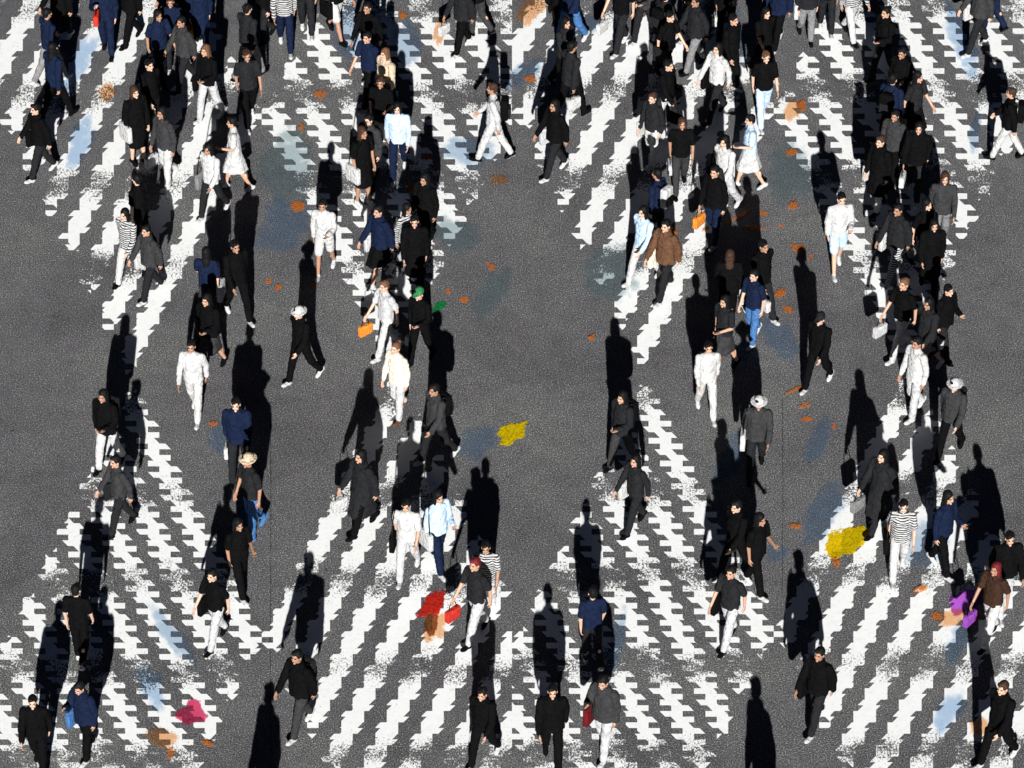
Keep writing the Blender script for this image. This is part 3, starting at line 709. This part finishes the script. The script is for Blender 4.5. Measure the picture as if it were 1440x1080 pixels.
 (1022, 460, 'up', 'stride2', ('grey', JK), ('black', 'trousers'), DL, ('light grey', 'tote bag'), 1, 'black'),
 (1056, 452, 'dr', 'stride', ('black', JK), ('charcoal', 'trousers'), BK, ('white', 'handbag'), 1, 'white'),
 (1048, 478, 'dl', 'passing', ('navy', T), ('blue', 'trousers'), BK, None, 1, 'white'),
 (1062, 668, 'dn', 'stride2', ('dark grey', JK), ('charcoal', 'trousers'), ('white', 'hat'), ('white', 'tote bag'), 1, 'black'),
 (1024, 908, 'dl', 'stride', ('charcoal', T), ('light grey', 'trousers'), BK, ('black', 'tote bag'), 1, 'black'),
 (1062, 834, 'dr', 'carry', ('white', T), ('grey', 'trousers'), BL, None, 1, 'white'),
 (1042, 820, 'dl', 'stride2', ('black', JK), ('black', 'trousers'), BK, ('light grey', 'handbag'), 1, 'white'),
 (1148, 546, 'dl', 'stride2', ('black', JK), ('black', 'trousers'), ('charcoal', 'cap'), None, 1, 'white'),
 (1176, 384, 'dn', 'carry', ('white', SH), ('light blue', 'shorts'), BK, None, 1, 'white'),
 (1256, 396, 'dl', 'stride', ('charcoal', JK), ('striped white', 'trousers'), BK, ('white', 'tote bag'), 1, 'white'),
 (1283, 388, 'dr', 'stride2', ('striped white', T), ('grey', 'trousers'), BL, None, 1, 'black'),
 (1305, 414, 'dn', 'passing', ('black', CT), ('black', 'trousers'), BL, None, 1, 'black'),
 (1264, 502, 'dl', 'stride', ('grey', T), ('white', 'trousers'), ('brown', 'short'), ('light grey', 'handbag'), 1, 'white'),
 (1324, 505, 'dr', 'carry', ('black', JK), ('charcoal', 'trousers'), BK, ('white', 'handbag'), 1, 'black'),
 (1300, 515, 'dl', 'stride2', ('charcoal', JK), ('black', 'skirt'), BL, None, 1, 'white'),
 (1334, 642, 'dl', 'stride2', ('dark grey', JK), ('black', 'trousers'), ('light grey', 'hat'), ('charcoal', 'backpack'), 1, 'black'),
 (1234, 746, 'dl', 'stride', ('charcoal', CT), ('charcoal', 'trousers'), BL, ('grey', 'handbag'), 1, 'black'),
 (1282, 588, 'dl', 'passing', ('white', SH), ('light grey', 'trousers'), BK, None, 1, 'white'),
 (1262, 812, 'dn', 'stride2', ('striped white', T), ('white', 'trousers'), BK, ('black', 'tote bag'), 1, 'white'),
 (1322, 806, 'dr', 'carry', ('white', SH), ('black', 'trousers'), BL, None, 1, 'white'),
 (1390, 904, 'dl', 'stride', ('dark brown', T), ('white', 'trousers'), ('maroon', 'long'), ('purple', 'handbag'), 1, 'black'),
 (1408, 862, 'dn', 'stride2', ('black', JK), ('light grey', 'trousers'), BK, ('white', 'tote bag'), 1, 'white'),
 (1400, 1074, 'dl', 'stride2', ('black', JK), ('black', 'trousers'), ('dark brown', 'short'), ('brown', 'handbag'), 1, 'white'),
 (1146, 1026, 'dl', 'stride', ('black', JK), ('charcoal', 'trousers'), BK, ('black', 'tote bag'), 1, 'white'),
 (832, 935, 'up', 'passing', ('navy', T), ('charcoal', 'trousers'), BK, None, 1, 'white'),
 (848, 1066, 'dl', 'phone', ('dark grey', JK), ('light grey', 'trousers'), BK, ('maroon', 'tote bag'), 1, 'white'),
 (776, 1078, 'dn', 'stride', ('black', JK), ('black', 'trousers'), BK, None, 1, 'black'),
 (1084, 1222, 'dl', 'passing', ('black', JK), ('black', 'trousers'), BK, None, 1, 'black'),
 (892, 746, 'dl', 'stride', ('white', SH), ('charcoal', 'trousers'), BL, ('white', 'tote bag'), 1, 'black'),
 (874, 660, 'dl', 'carry', ('charcoal', JK), ('light grey', 'trousers'), BL, ('black', 'backpack'), 1, 'black'),
]
# the packed knots of walkers in the upper half
EXTRA = [(186, 62), (246, 96), (196, 232), (236, 262), (352, 112), (520, 108), (538, 212), (512, 290), (600, 352), (74, 118), (252, 60)]
TOPS = [('black', JK), ('dark grey', SH), ('black', T), ('navy', SH), ('charcoal', JK), ('light grey', T), ('black', CT), ('white', SH)]
BOTS = [('black', 'trousers'), ('white', 'trousers'), ('charcoal', 'trousers'), ('grey', 'trousers'), ('black', 'skirt')]
HAIRS = [BK, BL, DB, ('black', 'bun'), DL]; PO = ['stride', 'passing', 'carry', 'stride2', 'stand']; DD = ['dl', 'dn', 'dr', 'dl', 'ur']
BG = [None, ('white', 'tote bag'), None, ('black', 'backpack'), ('light grey', 'handbag')]
for half in (0, 1):
    for i, (ex, ey) in enumerate(EXTRA):
        j = i+half*3
        P.append((ex+720*half, ey+(8 if half and i % 2 else 0), DD[j % 5], PO[(j*2+half) % 5], TOPS[(j*3) % 8], BOTS[(j*2+half) % 5], HAIRS[(j+i) % 5], BG[(j*3+half) % 5], 1, 'white' if j % 2 else 'black'))
KEEP = {(458,386),(1176,384),(276,588),(992,586),(333,268),(300,305),(1052,266),(1016,300),(560,590),(1282,588),(574,812),(1262,812),(604,806),(544,500),(562,392),(402,72),(1184,54),(184,398),(561,250),(694,228),(1006,168),(545,172),(1390,904),(684,868),(903,398)}
LIGHT = {'white', 'light grey', 'light blue', 'striped white', 'cream', 'grey'}
DARK = ['black', 'charcoal', 'navy', 'black', 'dark grey']
random.seed(11)
for i, a in enumerate(P):
    a = list(a)
    if (a[0], a[1]) not in KEEP:
        if a[4][0] in LIGHT: a[4] = (DARK[i % 5], a[4][1])
        if a[5][0] in LIGHT and i % 3 == 0: a[5] = (DARK[(i+2) % 5], a[5][1])
    person(*a)
